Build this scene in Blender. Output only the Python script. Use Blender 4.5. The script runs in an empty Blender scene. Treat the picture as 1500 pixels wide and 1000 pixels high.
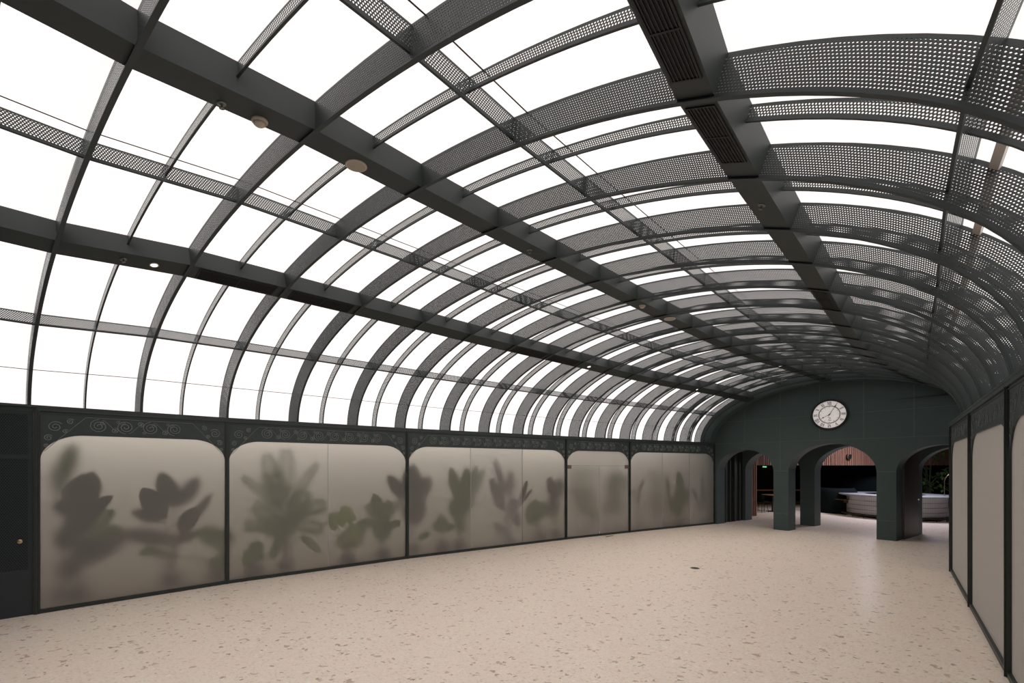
import bpy, math, random
from mathutils import Vector, Matrix
random.seed(7)
PI = math.pi
C = bpy.context.scene.collection
sc = bpy.context.scene

# ------------------------------------------------------------------ plan of the curved hall (metres, camera at 0,0)
LP = [(-8.95,3.60),(-8.25,4.30),(-7.52,5.00),(-6.69,5.77),(-5.692,6.395),(-4.864,7.115),(-4.012,7.794),(-3.141,8.441),(-2.321,9.020),
      (-1.435,9.618),(-0.567,10.180),(0.281,10.713),(1.103,11.214),(1.875,11.674),(2.722,12.166),(3.578,12.654),(4.421,13.124),
      (5.282,13.596),(5.948,13.955),(6.600,14.303),(7.07,14.52)]
RP = [(-0.60,-2.72),(0.10,-1.84),(0.80,-0.95),(1.47,-0.04),(2.104,0.916),(2.753,1.793),(3.471,2.597),(4.194,3.366),(4.858,4.057),
      (5.526,4.783),(6.153,5.467),(6.746,6.112),(7.308,6.712),(7.836,7.247),(8.443,7.796),(9.077,8.314),(9.717,8.795),(10.36,9.23),(10.84,9.53),(11.28,9.78),(11.60,9.95)]
RISE = [1.96,1.97,1.98,2.00,2.08,2.125,2.13,2.11,2.077,2.046,2.014,1.976,1.936,1.898,1.867,1.846,1.826,1.798,1.762,1.715,1.66]
RW0 = (8.37,7.92); RWD = (0.676,0.737)          # end of the right glazed wall and its direction
J0, J1 = -3, 17
def interp(P, j):
    x = min(max(j-J0, 0), J1-J0); i = min(int(x), J1-J0-1); f = x-i
    a, b = P[i], P[i+1]
    return Vector((a[0]+(b[0]-a[0])*f, a[1]+(b[1]-a[1])*f))
ZS = 2.80                                        # springing height
def rise(j):
    x = min(max(j-J0, 0), J1-J0); i = min(int(x), J1-J0-1); return RISE[i]+(RISE[i+1]-RISE[i])*(x-i)
def vault(j, t, r=0.0, side=0.0):
    """point on rib station j; t = 0 (left foot) .. pi (right foot); r = 0 inner edge .. 1 glass; side = shift along the hall"""
    L, R = interp(LP, j), interp(RP, j); h = rise(j)
    e = (R-L); W = e.length; e /= W
    c = (L+R)/2; a = W/2; x, z = -math.cos(t)*a, math.sin(t)*h
    nx, nz = -math.cos(t)/a, math.sin(t)/h; l = math.hypot(nx, nz); D = .26+.08*math.cos(t)**4
    x += nx/l*D*r; z += nz/l*D*r
    n = Vector((-e.y, e.x)); p = c + e*x + n*side
    return Vector((p.x, p.y, ZS + z))
T_L1, T_L2, T_R = math.radians(52), PI/2, math.radians(129.6)
def beam_t(key, j):
    if key == 'L': return math.radians(53.4 - .12*max(0, j-8))
    if key == 'R': return math.radians(127.2 + .22*min(max(j-2, 0), 8))
    return PI/2
T_P = [math.radians(29.2), math.radians(72.3), math.radians(106), math.radians(150.5)]
def wl(u):                                        # the left wall's foot, by bearing
    d = 1220.0/(3.62427759e-05*u*u - 0.172820948*u + 224.999841)
    return Vector(((u-750)/610*d, d))
EW0 = Vector((7.07,14.52)); EWE = Vector((0.692,-0.722)); EWD = Vector((0.84,0.545)).normalized()   # clock wall: origin, direction, jamb direction
def ew(t, k=0.0, z=0.0):
    p = EW0 + EWE*t + EWD*k
    return Vector((p.x, p.y, z))
#GEOM_END
# ------------------------------------------------------------------ materials
def new_mat(name):
    m = bpy.data.materials.new(name); m.use_nodes = True
    nt = m.node_tree
    return m, nt, nt.nodes['Principled BSDF'], nt.nodes['Material Output']
def plain(name, col, rough=0.5, metal=0.0, spec=0.5, noise=0.0, nscale=6.0, bump=0.0, bscale=80.0):
    m, nt, b, o = new_mat(name)
    b.inputs['Base Color'].default_value = (*col, 1); b.inputs['Roughness'].default_value = rough
    b.inputs['Metallic'].default_value = metal; b.inputs['Specular IOR Level'].default_value = spec
    tc = nt.nodes.new('ShaderNodeTexCoord')
    if noise:
        n = nt.nodes.new('ShaderNodeTexNoise'); n.inputs['Scale'].default_value = nscale; n.inputs['Detail'].default_value = 4
        nt.links.new(tc.outputs['Object'], n.inputs['Vector'])
        r = nt.nodes.new('ShaderNodeMix'); r.data_type = 'RGBA'
        r.inputs['A'].default_value = (*[c*(1-noise) for c in col], 1); r.inputs['B'].default_value = (*[min(1, c*(1+noise)) for c in col], 1)
        nt.links.new(n.outputs['Fac'], r.inputs['Factor']); nt.links.new(r.outputs['Result'], b.inputs['Base Color'])
    if bump:
        n = nt.nodes.new('ShaderNodeTexNoise'); n.inputs['Scale'].default_value = bscale; n.inputs['Detail'].default_value = 3
        nt.links.new(tc.outputs['Object'], n.inputs['Vector'])
        bp = nt.nodes.new('ShaderNodeBump'); bp.inputs['Strength'].default_value = bump; bp.inputs['Distance'].default_value = 0.01
        nt.links.new(n.outputs['Fac'], bp.inputs['Height']); nt.links.new(bp.outputs['Normal'], b.inputs['Normal'])
    return m
def glow(name, col, strength):
    m, nt, b, o = new_mat(name)
    b.inputs['Base Color'].default_value = (0.8, 0.8, 0.8, 1)
    b.inputs['Emission Color'].default_value = (*col, 1); b.inputs['Emission Strength'].default_value = strength
    return m
def math_node(nt, op, a, b=None, c=None):
    n = nt.nodes.new('ShaderNodeMath'); n.operation = op
    for i, v in enumerate((a, b, c)):
        if v is None: continue
        if isinstance(v, (int, float)): n.inputs[i].default_value = v
        else: nt.links.new(v, n.inputs[i])
    return n.outputs[0]
def perforated(name, col, pitch, rad, rough=0.45):
    """sheet metal with staggered round holes, laid out in metres by the UV map"""
    m, nt, b, o = new_mat(name)
    b.inputs['Base Color'].default_value = (*col, 1); b.inputs['Roughness'].default_value = rough
    uv = nt.nodes.new('ShaderNodeUVMap'); s = nt.nodes.new('ShaderNodeSeparateXYZ'); nt.links.new(uv.outputs[0], s.inputs[0])
    py = pitch*math.sqrt(3)
    ds = []
    for off in (0.0, 0.5):
        fx = math_node(nt, 'FRACT', math_node(nt, 'ADD', math_node(nt, 'DIVIDE', s.outputs[0], pitch), 100+off))
        fy = math_node(nt, 'FRACT', math_node(nt, 'ADD', math_node(nt, 'DIVIDE', s.outputs[1], py), 100+off))
        x = math_node(nt, 'MULTIPLY', math_node(nt, 'SUBTRACT', fx, 0.5), pitch)
        y = math_node(nt, 'MULTIPLY', math_node(nt, 'SUBTRACT', fy, 0.5), py)
        ds.append(math_node(nt, 'SQRT', math_node(nt, 'ADD', math_node(nt, 'MULTIPLY', x, x), math_node(nt, 'MULTIPLY', y, y))))
    hole = math_node(nt, 'LESS_THAN', math_node(nt, 'MINIMUM', ds[0], ds[1]), rad)
    tr = nt.nodes.new('ShaderNodeBsdfTransparent'); mx = nt.nodes.new('ShaderNodeMixShader')
    nt.links.new(hole, mx.inputs[0]); nt.links.new(b.outputs[0], mx.inputs[1]); nt.links.new(tr.outputs[0], mx.inputs[2])
    nt.links.new(mx.outputs[0], o.inputs['Surface'])
    return m
def frosted(name, tint, rough, diff, dcol):
    m, nt, b, o = new_mat(name); nt.nodes.remove(b)
    rf = nt.nodes.new('ShaderNodeBsdfRefraction'); rf.inputs['Color'].default_value = (*tint, 1)
    rf.inputs['Roughness'].default_value = rough; rf.inputs['IOR'].default_value = 1.4
    df = nt.nodes.new('ShaderNodeBsdfDiffuse'); df.inputs['Color'].default_value = (*dcol, 1)
    gl = nt.nodes.new('ShaderNodeBsdfGlossy'); gl.inputs['Roughness'].default_value = 0.45; gl.inputs['Color'].default_value = (.6,.6,.6,1)
    m1 = nt.nodes.new('ShaderNodeMixShader'); m1.inputs[0].default_value = diff
    nt.links.new(rf.outputs[0], m1.inputs[1]); nt.links.new(df.outputs[0], m1.inputs[2])
    m2 = nt.nodes.new('ShaderNodeMixShader'); m2.inputs[0].default_value = 0.05
    nt.links.new(m1.outputs[0], m2.inputs[1]); nt.links.new(gl.outputs[0], m2.inputs[2])
    nt.links.new(m2.outputs[0], o.inputs['Surface'])
    return m
def terrazzo():
    m, nt, b, o = new_mat('terrazzo')
    tc = nt.nodes.new('ShaderNodeTexCoord')
    base = nt.nodes.new('ShaderNodeTexNoise'); base.inputs['Scale'].default_value = 1.3; base.inputs['Detail'].default_value = 6
    nt.links.new(tc.outputs['Object'], base.inputs['Vector'])
    mix0 = nt.nodes.new('ShaderNodeMix'); mix0.data_type = 'RGBA'
    mix0.inputs['A'].default_value = (0.87,0.70,0.615,1); mix0.inputs['B'].default_value = (0.90,0.81,0.68,1)
    nt.links.new(base.outputs['Fac'], mix0.inputs['Factor'])
    cur = mix0.outputs['Result']
    # chips: irregular voronoi cells, only some of them coloured, and only their cores
    for sc_, thr, rad, ca, cb in ((38., .45, .42, (.93,.85,.77), (.70,.60,.52)), (22., .84, .36, (.64,.54,.46), (.95,.89,.83)),
                                  (15., .94, .30, (.36,.28,.22), (.62,.44,.33)), (8., .925, .25, (.44,.35,.29), (.68,.52,.44))):
        mp = nt.nodes.new('ShaderNodeMapping'); mp.inputs['Rotation'].default_value = (0, 0, sc_*.7); mp.inputs['Scale'].default_value = (1, 1.7, 1)
        ns = nt.nodes.new('ShaderNodeTexNoise'); ns.inputs['Scale'].default_value = sc_*1.1
        nt.links.new(tc.outputs['Object'], ns.inputs['Vector'])
        wob = nt.nodes.new('ShaderNodeMix'); wob.data_type = 'RGBA'; wob.blend_type = 'LINEAR_LIGHT'; wob.inputs['Factor'].default_value = .8/sc_
        nt.links.new(tc.outputs['Object'], wob.inputs['A']); nt.links.new(ns.outputs['Color'], wob.inputs['B'])
        nt.links.new(wob.outputs['Result'], mp.inputs['Vector'])
        v = nt.nodes.new('ShaderNodeTexVoronoi'); v.inputs['Scale'].default_value = sc_; v.voronoi_dimensions = '2D'
        nt.links.new(mp.outputs[0], v.inputs['Vector'])
        s = nt.nodes.new('ShaderNodeSeparateColor'); nt.links.new(v.outputs['Color'], s.inputs[0])
        on = math_node(nt, 'MULTIPLY', math_node(nt, 'GREATER_THAN', s.outputs[0], thr), math_node(nt, 'LESS_THAN', v.outputs['Distance'], rad))
        cm = nt.nodes.new('ShaderNodeMix'); cm.data_type = 'RGBA'; cm.inputs['A'].default_value = (*ca,1); cm.inputs['B'].default_value = (*cb,1)
        nt.links.new(s.outputs[1], cm.inputs['Factor'])
        mx = nt.nodes.new('ShaderNodeMix'); mx.data_type = 'RGBA'
        nt.links.new(on, mx.inputs['Factor']); nt.links.new(cur, mx.inputs['A']); nt.links.new(cm.outputs['Result'], mx.inputs['B'])
        cur = mx.outputs['Result']
    nt.links.new(cur, b.inputs['Base Color'])
    b.inputs['Roughness'].default_value = 0.32; b.inputs['Specular IOR Level'].default_value = 0.35
    return m
def slats():
    m, nt, b, o = new_mat('wood_slat')
    tc = nt.nodes.new('ShaderNodeTexCoord'); n = nt.nodes.new('ShaderNodeTexNoise')
    mp = nt.nodes.new('ShaderNodeMapping'); mp.inputs['Scale'].default_value = (9, 9, .3); n.inputs['Scale'].default_value = 3
    nt.links.new(tc.outputs['Object'], mp.inputs['Vector']); nt.links.new(mp.outputs[0], n.inputs['Vector'])
    r = nt.nodes.new('ShaderNodeMix'); r.data_type = 'RGBA'; r.inputs['A'].default_value = (.10,.045,.03,1); r.inputs['B'].default_value = (.40,.22,.15,1)
    nt.links.new(n.outputs['Fac'], r.inputs['Factor']); nt.links.new(r.outputs['Result'], b.inputs['Base Color'])
    b.inputs['Roughness'].default_value = .5
    return m
GREEN = (0.034, 0.050, 0.047)
M = dict(
    wall=plain('green_wall_paint', (0.047,0.074,0.075), .5, noise=.12, nscale=2.0),
    frieze=plain('green_frieze_paint', (0.034,0.049,0.048), .42, noise=.15, nscale=8, bump=.15),
    rib=plain('rib_paint', (0.029,0.039,0.039), .45),
    beam=plain('beam_paint', (0.025,0.034,0.032), .5, noise=.08),
    perf=perforated('perforated_rib_sheet', (0.036,0.045,0.045), 0.021, 0.0056),
    perf_dark=perforated('perforated_door_sheet', (0.018,0.028,0.033), 0.024, 0.0068),
    glass=glow('backlit_skylight_glass', (1.0,0.952,0.928), 0.97),
    seam=plain('glazing_seam', (0.10,0.085,0.08), .6),
    frost=frosted('frosted_glass', (.98,.965,.94), .56, .18, (.56,.53,.50)),
    frost2=frosted('frosted_glass_pale', (.98,.97,.95), .58, .26, (.60,.575,.55)),
    frost3=frosted('frosted_glass_dense', (.97,.96,.94), .66, .48, (.78,.75,.72)),
    edge=plain('glass_edge', (.42,.44,.42), .3),
    mullion=plain('pale_mullion', (.62,.57,.54), .5),
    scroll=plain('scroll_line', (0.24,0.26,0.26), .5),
    floor=terrazzo(),
    black=plain('black_metal', (0.008,0.008,0.008), .5),
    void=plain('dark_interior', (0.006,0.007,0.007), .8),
    grille=plain('grille_black', (0.010,0.011,0.011), .5),
    cream=plain('cream_plastic', (0.50,0.45,0.38), .5),
    chrome=plain('chrome', (0.6,0.6,0.6), .2, 1.0),
    brass=plain('brass', (0.50,0.40,0.28), .3, 1.0),
    lamp=glow('lamp_lens', (1.0,.93,.82), 3.0),
    bronze=plain('bronze_metal', (0.080,0.068,0.060), .42, .4),
    patch=plain('bronze_fitting', (0.22,0.16,0.13), .4, .5),
    clockface=glow('clock_face', (1.0,.92,.90), .30),  # faint glow added to the dial so it reads brighter
    clockink=plain('clock_ink', (0.02,0.012,0.016), .6),
    clockgrey=plain('clock_grey', (0.30,0.26,0.25), .6),
    plaster=plain('planter_backdrop', (.82,.78,.73), .9),
    soil=plain('soil', (.20,.165,.13), .95, noise=.4, nscale=30),
    stone=plain('grey_stone', (.33,.34,.36), .35, noise=.2, nscale=14),
    slat=slats(),
    darkgreen=plain('dark_upholstery', (0.006,0.010,0.011), .9, spec=.08),
    copper=plain('copper', (.45,.22,.10), .35, 1.0),
    wood=plain('table_wood', (.20,.10,.06), .5),
    sign=glow('green_sign', (.05,.8,.30), .7),
    pot=plain('pot_clay', (.10,.09,.085), .7),
)
def leafmat(name, c1, c2):
    m, nt, b, o = new_mat(name)
    tc = nt.nodes.new('ShaderNodeTexCoord'); n = nt.nodes.new('ShaderNodeTexNoise'); n.inputs['Scale'].default_value = 5
    nt.links.new(tc.outputs['Object'], n.inputs['Vector'])
    r = nt.nodes.new('ShaderNodeMix'); r.data_type = 'RGBA'; r.inputs['A'].default_value = (*c1,1); r.inputs['B'].default_value = (*c2,1)
    nt.links.new(n.outputs['Fac'], r.inputs['Factor']); nt.links.new(r.outputs['Result'], b.inputs['Base Color'])
    b.inputs['Roughness'].default_value = .45
    return m
M['leaf_dark'] = leafmat('leaf_dark', (.008,.022,.017), (.022,.045,.032))
M['leaf_mid'] = leafmat('leaf_mid', (.055,.125,.025), (.11,.20,.05))
M['leaf_lime'] = leafmat('leaf_lime', (.12,.20,.03), (.25,.33,.07))
M['stem'] = plain('plant_stem', (.05,.06,.03), .7)
def tile_mat():
    m, nt, b, o = new_mat('ribbed_white_tile')
    b.inputs['Base Color'].default_value = (.62,.62,.62,1); b.inputs['Roughness'].default_value = .35
    uv = nt.nodes.new('ShaderNodeUVMap'); s = nt.nodes.new('ShaderNodeSeparateXYZ'); nt.links.new(uv.outputs[0], s.inputs[0])
    f = math_node(nt, 'FRACT', math_node(nt, 'DIVIDE', s.outputs[0], .06))
    g = math_node(nt, 'LESS_THAN', f, .13)
    r = nt.nodes.new('ShaderNodeMix'); r.data_type = 'RGBA'; r.inputs['A'].default_value = (.62,.61,.60,1); r.inputs['B'].default_value = (.25,.25,.25,1)
    nt.links.new(g, r.inputs['Factor']); nt.links.new(r.outputs['Result'], b.inputs['Base Color'])
    return m
M['tile'] = tile_mat()

# ------------------------------------------------------------------ mesh builder
class MB:
    def __init__(s): s.v = []; s.f = []; s.uv = []; s.mi = []; s.sm = []
    def quad(s, pts, uv=None, mi=0, smooth=False):
        i = len(s.v); s.v += [Vector(p) for p in pts]; s.f.append(list(range(i, i+len(pts))))
        s.uv.append(uv or [(0,0)]*len(pts)); s.mi.append(mi); s.sm.append(smooth)
        return s
    def grid(s, rows, uv=None, mi=0, smooth=True, closed=False):
        i0 = len(s.v); n = len(rows[0])
        for r in rows: s.v += [Vector(p) for p in r]
        for a in range(len(rows)-1):
            for b in range(n if closed else n-1):
                b2 = (b+1) % n
                s.f.append([i0+a*n+b, i0+a*n+b2, i0+(a+1)*n+b2, i0+(a+1)*n+b])
                s.uv.append([uv[a][b], uv[a][b2], uv[a+1][b2], uv[a+1][b]] if uv else [(0,0)]*4); s.mi.append(mi); s.sm.append(smooth)
        return s
    def fan(s, pts, mi=0): return s.quad(pts, None, mi)
    def prism(s, base, ex, mi=0):
        """closed polygon (convex) extruded by vector ex"""
        ex = Vector(ex); b = [Vector(p) for p in base]; t = [p+ex for p in b]; n = len(b)
        s.quad(b[::-1], None, mi); s.quad(t, None, mi)
        for k in range(n): s.quad([b[k], b[(k+1)%n], t[(k+1)%n], t[k]], None, mi)
        return s
    def box(s, c, sx, sy, sz, ax=(1,0,0), ay=(0,1,0), az=(0,0,1), mi=0):
        c = Vector(c); ax, ay, az = Vector(ax)*sx/2, Vector(ay)*sy/2, Vector(az)*sz/2
        return s.prism([c-ax-ay-az, c+ax-ay-az, c+ax+ay-az, c-ax+ay-az], az*2, mi)
    def tube(s, pts, r, n=6, mi=0, cap=True, closed=False):
        pts = [Vector(p) for p in pts]; rows = []; up = None
        for k, p in enumerate(pts):
            if closed: d = pts[(k+1)%len(pts)]-pts[k-1]
            else: d = pts[min(k+1, len(pts)-1)]-pts[max(k-1, 0)]
            d.normalize()
            if up is None: up = d.orthogonal().normalized()
            up = (up - d*up.dot(d)); up = up.normalized() if up.length > 1e-6 else d.orthogonal().normalized()
            w = d.cross(up); rr = r[k] if isinstance(r, (list, tuple)) else r
            rows.append([p + (up*math.cos(2*PI*a/n) + w*math.sin(2*PI*a/n))*rr for a in range(n)])
        if closed: rows.append(rows[0])
        s.grid(rows, None, mi, True, True)
        if cap and not closed: s.quad(rows[0][::-1], None, mi); s.quad(rows[-1], None, mi)
        return s
    def lathe(s, prof, c=(0,0,0), n=32, ax=Vector((1,0,0)), ay=Vector((0,1,0)), az=Vector((0,0,1)), mi=0, a0=0, a1=2*PI, smooth=True, uvs=None):
        c = Vector(c); full = abs(a1-a0-2*PI) < 1e-6; rows = []; uv = []
        for k in range(n+1):
            a = a0+(a1-a0)*k/n
            rows.append([c + (ax*math.cos(a)+ay*math.sin(a))*r + az*z for r, z in prof])
            uv.append([(a*(uvs or 1.0), z) for r, z in prof])
        return s.grid(rows, uv, mi, smooth)
    def build(s, name, mats, parent=None, **props):
        if not isinstance(mats, (list, tuple)): mats = [mats]
        off = parent_world(parent)
        me = bpy.data.meshes.new(name)
        me.from_pydata([tuple(off @ v) for v in s.v], [], s.f)
        for m in mats: me.materials.append(m)
        uvl = me.uv_layers.new(name='UVMap')
        k = 0
        for fi, p in enumerate(me.polygons):
            p.material_index = s.mi[fi]; p.use_smooth = s.sm[fi]
            for q in range(len(s.f[fi])): uvl.data[k].uv = s.uv[fi][q]; k += 1
        me.update()
        o = bpy.data.objects.new(name, me); C.objects.link(o)
        if parent: o.parent = parent
        for a, b in props.items(): o[a] = b
        return o
def parent_world(p):
    m = Matrix.Identity(4)
    while p is not None:
        m = m @ p.matrix_basis.inverted() if False else p.matrix_basis.inverted() if p.parent is None else m
        p = p.parent
    return m
def thing(name, label, cat, loc=(0,0,0), group=None):
    o = bpy.data.objects.new(name, None); C.objects.link(o); o.location = loc; o.empty_display_size = .1
    o['label'] = label; o['category'] = cat
    if group: o['group'] = group
    return o
def tag(o, label, cat, group=None):
    o['label'] = label; o['category'] = cat
    if group: o['group'] = group
    return o
def struct(o): o['kind'] = 'structure'; return o
def copy_tree(o, parent=None):
    c = o.copy(); C.objects.link(c); c.parent = parent
    for ch in list(o.children): copy_tree(ch, c)
    return c
ORD = ['first','second','third','fourth','fifth','sixth','seventh','eighth','ninth','tenth','eleventh','twelfth','thirteenth','fourteenth',
       'fifteenth','sixteenth','seventeenth','eighteenth','nineteenth','twentieth','twenty-first']
V2 = lambda p, z=0.0: Vector((p[0], p[1], z))

# ------------------------------------------------------------------ floor and shell
mb = MB(); mb.quad([(-16,-8,0),(30,-8,0),(30,32,0),(-16,32,0)])
struct(mb.build('floor', M['floor']))

# ------------------------------------------------------------------ vault: backlit bays
NT = 56
for j in range(J0, J1):
    rows = []
    for k in range(NT+1):
        t = PI*k/NT; rows.append([vault(j, t, 1.0), vault(j+.5, t, 1.0), vault(j+1, t, 1.0)])
    mb = MB().grid(rows)
    w = struct(mb.build('window_%d' % (j-J0+1), M['glass']))
    mb = MB()
    for tt in (.21, T_P[1]+.028, T_P[2]+.030, PI-.21):
        dt = .0016
        mb.grid([[vault(j+q, tt-dt, .975) for q in (0,.5,1)], [vault(j+q, tt+dt, .975) for q in (0,.5,1)]])
    mb.build('glazing_bar', M['seam'], w)
    q0, q1 = T_P[3]+.030, T_P[3]+.048
    rows = [[vault(j+q, q0, .90), vault(j+q, q1, .90), vault(j+q, q1, .99), vault(j+q, q0, .99)] for q in (0,.5,1)]
    MB().grid(rows, None, 0, False, True).build('mullion', M['mullion'], w)

# ------------------------------------------------------------------ arch ribs
def rib_sheet(mb, j, r0, side):
    n = 72; acc = 0; prev = None; bands = []
    for k in range(n+1):
        t = PI*k/n; a, b = vault(j, t, r0, side), vault(j, t, 1.0, side)
        mid = (a+b)/2
        if prev is not None: acc += (mid-prev).length
        prev = mid
        d = (b-a).length; u = (b-a)/d
        bands.append((acc, a, a+u*.028, b-u*.022, b, d))
    for k in range(n):
        A, B = bands[k], bands[k+1]
        mb.quad([A[1],A[2],B[2],B[1]], None, 1); mb.quad([A[3],A[4],B[4],B[3]], None, 1)
        mb.quad([A[2],A[3],B[3],B[2]], [(A[0],.028),(A[0],A[5]-.022),(B[0],B[5]-.022),(B[0],.028)], 0)
def rib_flange(j, r0, wd, th):
    mb = MB(); n = 72; rows = []
    for k in range(n+1):
        t = PI*k/n
        a0, a1 = vault(j, t, r0-.045*0, -wd/2), vault(j, t, r0, wd/2)
        o = (vault(j, t, 1.0)-vault(j, t, 0)).normalized()*th
        rows.append([a0-o*.5, a1-o*.5, a1+o*.5, a0+o*.5])
    mb.grid(rows, None, 0, False, True)
    mb.quad(rows[0][::-1]); mb.quad(rows[-1])
    return mb
for j in range(J0, J1):
    n_from = J1-j-1
    o = thing('arch_rib', 'deep perforated main arch rib, %s main rib from the clock wall' % ORD[n_from], 'arch rib',
              V2(interp(LP, j), ZS), 'deep main ribs of the vault')
    mb = MB(); rib_sheet(mb, j, 0.0, -.003); rib_sheet(mb, j, 0.0, .003); mb.build('web_plate', [M['perf'], M['rib']], o)
    rib_flange(j, 0.0, .036, .010).build('flange', M['rib'], o)
for j in range(J0, J1-1):
    n_from = J1-j-2
    jj = j+.5
    o = thing('arch_rib', 'slim perforated secondary rib between the %s and %s main ribs from the clock wall' % (ORD[n_from], ORD[n_from+1]), 'arch rib',
              vault(jj, 0, .5), 'slim secondary ribs of the vault')
    mb = MB(); rib_sheet(mb, jj, 0.56, 0.0); mb.build('web_plate', [M['perf'], M['rib']], o)
    rib_flange(jj, 0.56, .018, .008).build('flange', M['rib'], o)

# ------------------------------------------------------------------ purlins and box beams
def along(j0, j1, step=.25):
    n = int(round((j1-j0)/step)); return [j0+(j1-j0)*k/n for k in range(n+1)]
PNAMES = ['low on the left side of the vault', 'between the left beam and crown beam', 'between the crown beam and right beam', 'low on the right side of the vault']
for t, nm in zip(T_P, PNAMES):
    js = along(J0, J1)
    o = thing('purlin', 'long thin perforated purlin running %s' % nm, 'purlin', vault(5, t, .6), 'perforated purlins along the vault')
    acc = 0; prev = None; st = []
    for j in js:
        a, b = vault(j, t, .30), vault(j, t, 1.0)
        if prev is not None: acc += (a-prev).length
        prev = a; d = (b-a).length; u = (b-a)/d
        st.append((acc, a, a+u*.025, b-u*.02, b, d))
    mb = MB()
    for A, B in zip(st, st[1:]):
        mb.quad([A[1],A[2],B[2],B[1]], None, 1); mb.quad([A[3],A[4],B[4],B[3]], None, 1)
        mb.quad([A[2],A[3],B[3],B[2]], [(A[0],.025),(A[0],A[5]-.02),(B[0],B[5]-.02),(B[0],.025)], 0)
    mb.build('web_plate', [M['perf'], M['rib']], o)
    mb = MB(); rows = []
    for j in js:
        a = vault(j, t, .30); tn = (vault(j, t+.01, .30)-vault(j, t-.01, .30)).normalized(); u = (vault(j, t, 1)-a).normalized()
        rows.append([a-tn*.011-u*.005, a+tn*.011-u*.005, a+tn*.011+u*.005, a-tn*.011+u*.005])
    mb.grid(rows, None, 0, False, True); mb.quad(rows[0][::-1]); mb.quad(rows[-1])
    mb.build('flange', M['rib'], o)
HW = .125
def beam_frame(j, key):
    t = beam_t(key, j)
    a = vault(j, t, .06); tn = (vault(j, t+.01, .06)-vault(j, t-.01, .06)).normalized(); u = (vault(j, t, 1)-a)
    u = (u - tn*u.dot(tn)); L = u.length
    return a, tn, u/L, L
BEAMS = {}
for key, nm in (('L', 'dark box beam along the left haunch of the vault'), ('C', 'dark box beam along the crown of the vault'),
                ('R', 'dark box beam along the right haunch, carrying slotted air grilles')):
    o = thing('box_beam', nm, 'beam', vault(5, beam_t(key, 5), .5), 'box beams along the vault')
    rows = []
    for j in along(J0, J1):
        a, tn, u, L = beam_frame(j, key)
        rows.append([a-tn*HW, a+tn*HW, a+tn*HW+u*L, a-tn*HW+u*L])
    mb = MB().grid(rows, None, 0, False, True); mb.quad(rows[0][::-1]); mb.quad(rows[-1])
    mb.build('casing', M['beam'], o); BEAMS[key] = o
def grille(key, j0, j1):
    o, t = BEAMS[key], key
    js = along(j0, j1, .1)
    mb = MB()
    hw = HW*.80
    def strip(x0, x1, d0, d1, mi):
        rows = []
        for j in js:
            a, tn, u, L = beam_frame(j, t)
            rows.append([a+tn*x0-u*d0, a+tn*x1-u*d0, a+tn*x1-u*d1, a+tn*x0-u*d1])
        mb.grid(rows, None, mi, False, True); mb.quad(rows[0][::-1], None, mi); mb.quad(rows[-1], None, mi)
    strip(-hw, hw, .0005, .002, 1)                                   # dark throat
    strip(-hw, -hw+.014, .002, .010, 0); strip(hw-.014, hw, .002, .010, 0)
    nb = 7
    for k in range(nb):
        x = -hw+.014+(2*hw-.028)*(k+.5)/nb
        strip(x-.004, x+.004, .002, .008, 0)
    for jq in (j0, (j0+j1)/2, j1):
        a, tn, u, L = beam_frame(jq, t); d = (beam_frame(jq+.02, t)[0]-a).normalized()
        mb.box(a-u*.006, 2*hw, .012, .008, tn, d, u, 0)
    mb.build('air_grille', [M['grille'], M['void']], o)
GRILLES = [('R',1.08,1.82),('R',2.08,2.76),('R',6.1,6.9),('L',1.1,1.9),('L',2.1,2.9),('R',0.1,.9),('L',6.1,6.9),('L',7.1,7.9)]
for g in GRILLES: grille(*g)
def on_beam(key, j, x=0.0):
    a, tn, u, L = beam_frame(j, key); d = (beam_frame(j+.02, key)[0]-a).normalized()
    return a+tn*x, tn, d, u
def speaker(key, j, label, x=0.0, r=.085):
    p, tn, d, u = on_beam(key, j, x)
    o = thing('ceiling_speaker', label, 'speaker', p, 'round speakers on the crown beam')
    MB().lathe([(r,.0),(r,-.006),(r-.008,-.011),(r-.014,-.009)], p, 40, tn, d, u).build('rim', M['cream'], o)
    MB().lathe([(r-.014,-.009),(r*.5,-.008),(.0005,-.008)], p, 40, tn, d, u).build('mesh_cover', M['patchmesh'], o)
M['patchmesh'] = plain('speaker_mesh', (.38,.335,.285), .7)
def detector(key, j, label, x=0.0, r=.05):
    p, tn, d, u = on_beam(key, j, x)
    o = thing('smoke_detector', label, 'smoke detector', p, 'smoke detectors on the crown beam')
    MB().lathe([(r,0),(r,-.012),(r*.9,-.016)], p, 32, tn, d, u).build('base', M['cream'], o)
    MB().lathe([(r*.9,-.016),(r*.78,-.020),(r*.74,-.034),(r*.5,-.046),(.0005,-.047)], p, 32, tn, d, u).build('sensor_dome', M['cream'], o)
    MB().lathe([(r*.76,-.026),(r*.79,-.028),(r*.76,-.030)], p, 32, tn, d, u).build('slot', M['clockgrey'], o)
def sprinkler(key, j, label, x=0.0):
    p, tn, d, u = on_beam(key, j, x)
    o = thing('sprinkler', label, 'sprinkler', p, 'sprinkler heads on the beams')
    MB().lathe([(.034,0),(.034,-.004),(.018,-.010),(.0005,-.010)], p, 24, tn, d, u).build('escutcheon', M['chrome2'], o)
    MB().tube([p, p-u*.035], .008, 8).build('body', M['chrome2'], o)
    MB().lathe([(.0005,-.036),(.018,-.036),(.018,-.039),(.0005,-.039)], p, 16, tn, d, u).build('deflector', M['chrome2'], o)
M['chrome2'] = plain('dull_steel', (.22,.22,.20), .35, .8)
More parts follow.
